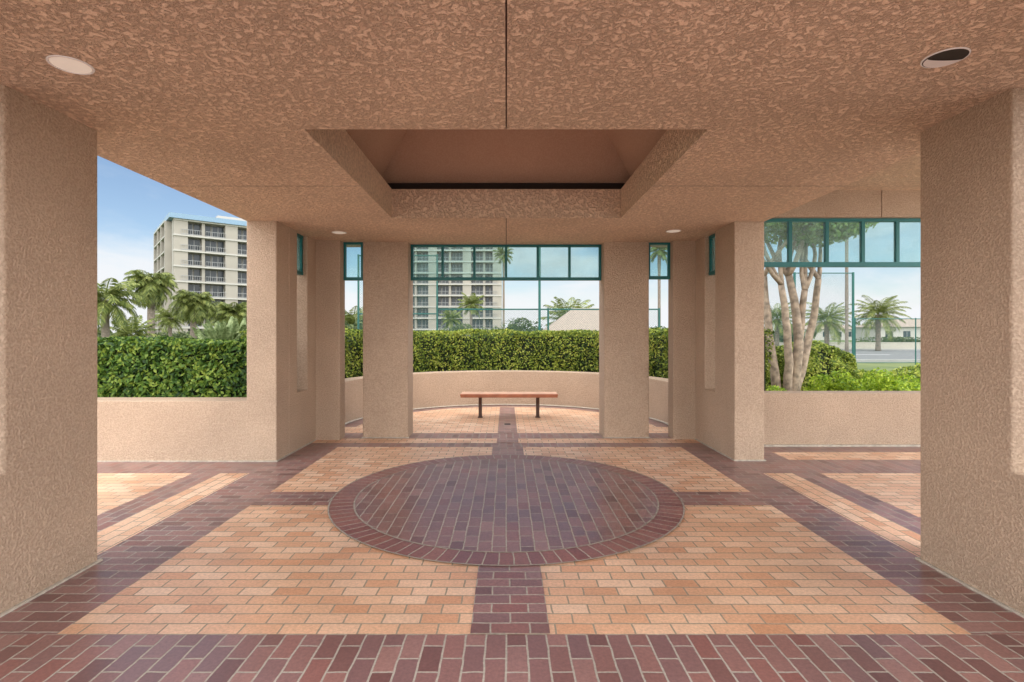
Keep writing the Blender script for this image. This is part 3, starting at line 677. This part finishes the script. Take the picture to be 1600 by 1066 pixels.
# ------------------------------------------------------------ apartment blocks
M_bw=plain('cream_render',(0.37,0.355,0.32),0.8,var=0.06,scale=0.3)
M_bw2=plain('beige_render',(0.29,0.265,0.225),0.8,var=0.08,scale=0.3)
M_bg=plain('dark_window',(0.025,0.033,0.04),0.2,var=0.6,scale=0.35,spec=0.3)
M_blue=plain('blue_grey_roof',(0.17,0.26,0.35),0.6)
M_rail=plain('white_railing',(0.27,0.27,0.265),0.6)
M_recess=plain('painted_shade_render',(0.17,0.158,0.14),0.8,var=0.15,scale=0.4)  # darker copy of the render, shade painted on walls behind the balconies
def condo(loc,rot,W,Dp,floors,bay,label,side_bays=3,fh=2.98,pier=1.2,d=1.9):
    e=tag(empty('apartment_building',loc,rot),label,'building')
    H=floors*fh; nb=int(round(W/bay)); bay=W/nb
    mb=MB(); mb.box(0,W,0,Dp,-0.05,H)
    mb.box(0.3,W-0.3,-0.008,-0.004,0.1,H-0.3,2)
    for k in range(1,floors+1): mb.box(-0.1,W+0.1,-d,-0.01,k*fh-0.3,k*fh,0)
    for i in range(nb+1):
        wd=pier*(1.9 if i%2==0 else 0.45); xx=min(max(i*bay,wd/2),W-wd/2); mb.box(xx-wd/2,xx+wd/2,(-d+0.2) if i%2==0 else (-d+0.6),-0.01,0,H-0.28,1)
    for k in range(1,floors+1): mb.box(-1.2,0,2,Dp-2,k*fh-0.25,k*fh-0.002,0)
    for j in range(side_bays+1):
        yy=2+(Dp-4)*j/side_bays; mb.box(-1.15,0,yy-0.5,yy+0.5,0,H-0.27,1)
    mb.obj('wall',[M_bw,M_bw2,M_recess],e)
    mb=MB(); mb.box(-0.9,W+0.5,-d-0.4,Dp+0.4,H,H+0.95); mb.box(W*0.3,W*0.5,Dp*0.3,Dp*0.7,H+0.95,H+3.2,1); mb.obj('roof',[M_blue,M_bw],e)
    win=MB(); ww=bay-pier-0.35
    win.box(-ww/2,ww*0.12,-0.06,-0.015,0.08,fh-0.5,0); win.box(ww*0.2,ww/2,-0.06,-0.015,0.5,fh-0.5,0)
    for t in (-0.5,-0.2,0.11): win.box(ww*t-0.05,ww*t+0.05,-0.10,-0.06,0.08,fh-0.5,1)
    rl=MB(); rw=bay-pier-0.25
    rl.box(-rw/2,rw/2,-d+0.02,-d+0.07,0.98,1.05); rl.box(-rw/2,rw/2,-d+0.02,-d+0.07,0.05,0.18)
    for q in range(10): xx=-rw/2+rw*q/9; rl.box(xx-0.02,xx+0.02,-d+0.03,-d+0.055,0.18,0.98)
    w0=None; r0_=None
    for k in range(floors):
        for i in range(nb):
            if w0 is None: a=win.obj('window',[M_bg,M_rail],e); b=rl.obj('balcony_railing',[M_rail],e); w0,r0_=a,b
            else:
                a=w0.copy(); col.objects.link(a); b=r0_.copy(); col.objects.link(b); a.parent=e; b.parent=e
            sh_=0.38*(1 if i%2==0 else -1)
            a.location=((i+.5)*bay+sh_,0,k*fh); b.location=((i+.5)*bay+sh_,0,k*fh)
            if random.random()<0.5: a.scale=(-1,1,1)
        for j in range(side_bays):
            a=w0.copy(); col.objects.link(a); a.parent=e; sb=(Dp-4)/side_bays
            a.location=(0,2+(j+.5)*sb,k*fh); a.rotation_euler=(0,0,R(-90)); a.scale=(min(1,(sb-0.8)/ww),1,1)
condo((-64.7,104,0),math.atan2(8.5,10.5),30,22,8,5.0,'cream eight-storey apartment building with balconies and blue-grey roof trim')
condo((-28.5,143,0),0,27.2,18,9,4.5,'cream apartment tower with stacked balconies beyond the tennis courts')

def house(x,y,W,Dp,h,label):
    e=tag(empty('house',(x,y,0)),label,'house')
    mb=MB(); mb.box(0,W,0,Dp,-0.05,h); mb.obj('wall',[M_bw],e)
    mb=MB(); a=0.6; z1=h+0.02; z2=h+2.0
    q=[(-a,-a,z1),(W+a,-a,z1),(W+a,Dp+a,z1),(-a,Dp+a,z1)]; r0=(Dp/2,Dp/2,z2); r1=(W-Dp/2,Dp/2,z2)
    mb.poly([q[0],q[1],r1,r0]); mb.poly([q[1],q[2],r1]); mb.poly([q[2],q[3],r0,r1]); mb.poly([q[3],q[0],r0]); mb.poly(list(reversed(q)))
    mb.obj('roof',[M_sh],e)
    for i in range(5):
        mb=MB(); xx=W*(i+.5)/5; mb.box(xx-.8,xx+.8,-.05,-.01,.9,2.3); mb.box(xx-.03,xx+.03,-.08,-.05,.9,2.3,1); mb.obj('window',[M_bg,M_rail],e)
house(px(1375,120),120,20,9,3.2,'low white house with brown hipped roof')
house(px(1240,150),150,18,9,3.0,'low white house with brown hipped roof')

# ------------------------------------------------------------ light
sd=Vector((0.22,-0.42,1.0)).normalized(); elev=math.asin(sd.z)
sun=bpy.data.lights.new('sun','SUN'); sun.energy=1.5; sun.angle=R(14); sun.color=(1,0.94,0.85)
so=bpy.data.objects.new('sun',sun); so.rotation_euler=sd.to_track_quat('Z','Y').to_euler(); col.objects.link(so)
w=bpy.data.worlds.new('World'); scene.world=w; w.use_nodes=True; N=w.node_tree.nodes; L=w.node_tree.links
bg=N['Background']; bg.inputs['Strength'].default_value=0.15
sky=N.new('ShaderNodeTexSky'); sky.sky_type='NISHITA'; sky.sun_disc=False; sky.sun_elevation=elev; sky.sun_rotation=math.atan2(sd.x,sd.y)
sky.air_density=1.0; sky.dust_density=0.6; sky.ozone_density=1.5
tc=N.new('ShaderNodeTexCoord'); sp=N.new('ShaderNodeSeparateXYZ'); L.new(tc.outputs['Generated'],sp.inputs[0])
mp=N.new('ShaderNodeMapping'); mp.inputs['Scale'].default_value=(1,1,3.0); L.new(tc.outputs['Generated'],mp.inputs[0])
n1=N.new('ShaderNodeTexNoise'); n1.inputs['Scale'].default_value=3.2; n1.inputs['Detail'].default_value=8; n1.inputs['Roughness'].default_value=0.55; n1.inputs['Distortion'].default_value=0.3
L.new(mp.outputs[0],n1.inputs['Vector'])
lowm=mth('MULTIPLY',mth('SUBTRACT',0.20,sp.outputs['Z']),1.6)
tot=mth('ADD',n1.outputs['Fac'],lowm)
mr=N.new('ShaderNodeMapRange'); mr.interpolation_type='SMOOTHSTEP'; mr.inputs['From Min'].default_value=0.50; mr.inputs['From Max'].default_value=0.82
L.new(tot,mr.inputs['Value'])
mx=N.new('ShaderNodeMix'); mx.data_type='RGBA'; mx.inputs['B'].default_value=(6.2,6.3,6.5,1)
L.new(mr.outputs[0],mx.inputs['Factor']); L.new(sky.outputs[0],mx.inputs['A'])
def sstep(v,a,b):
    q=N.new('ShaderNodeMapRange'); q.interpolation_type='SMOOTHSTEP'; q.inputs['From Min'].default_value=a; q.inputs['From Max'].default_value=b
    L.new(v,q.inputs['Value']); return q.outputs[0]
rear_fill=mth('MULTIPLY',sstep(mth('MULTIPLY',sp.outputs['Y'],-1.0),-0.4,0.75),0.86)
high_fill=mth('MULTIPLY',sstep(sp.outputs['Z'],0.36,0.75),0.50)
flank_fill=mth('MULTIPLY',sstep(mth('ABSOLUTE',sp.outputs['X']),0.76,0.97),0.82)
fill_glow=mth('MULTIPLY',mth('MAXIMUM',mth('MAXIMUM',rear_fill,high_fill),flank_fill),mth('MULTIPLY_ADD',n1.outputs['Fac'],33.0,11.0))  # added sky glow outside the view, fill light for the pavilion interior
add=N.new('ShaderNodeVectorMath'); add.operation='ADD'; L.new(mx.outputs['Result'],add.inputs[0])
cb=N.new('ShaderNodeCombineXYZ'); L.new(fill_glow,cb.inputs[0]); L.new(mth('MULTIPLY',fill_glow,0.975),cb.inputs[1]); L.new(mth('MULTIPLY',fill_glow,0.92),cb.inputs[2])
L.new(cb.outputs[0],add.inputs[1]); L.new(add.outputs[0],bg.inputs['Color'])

cam=bpy.data.cameras.new('camera'); cam.sensor_width=36; cam.lens=837/1600*36; cam.shift_x=9/1600; cam.shift_y=-10/1600; cam.clip_end=4000; cam.clip_start=0.05
co=bpy.data.objects.new('camera',cam); co.location=(0,0,1.5); co.rotation_euler=(R(90),0,0); col.objects.link(co); scene.camera=co
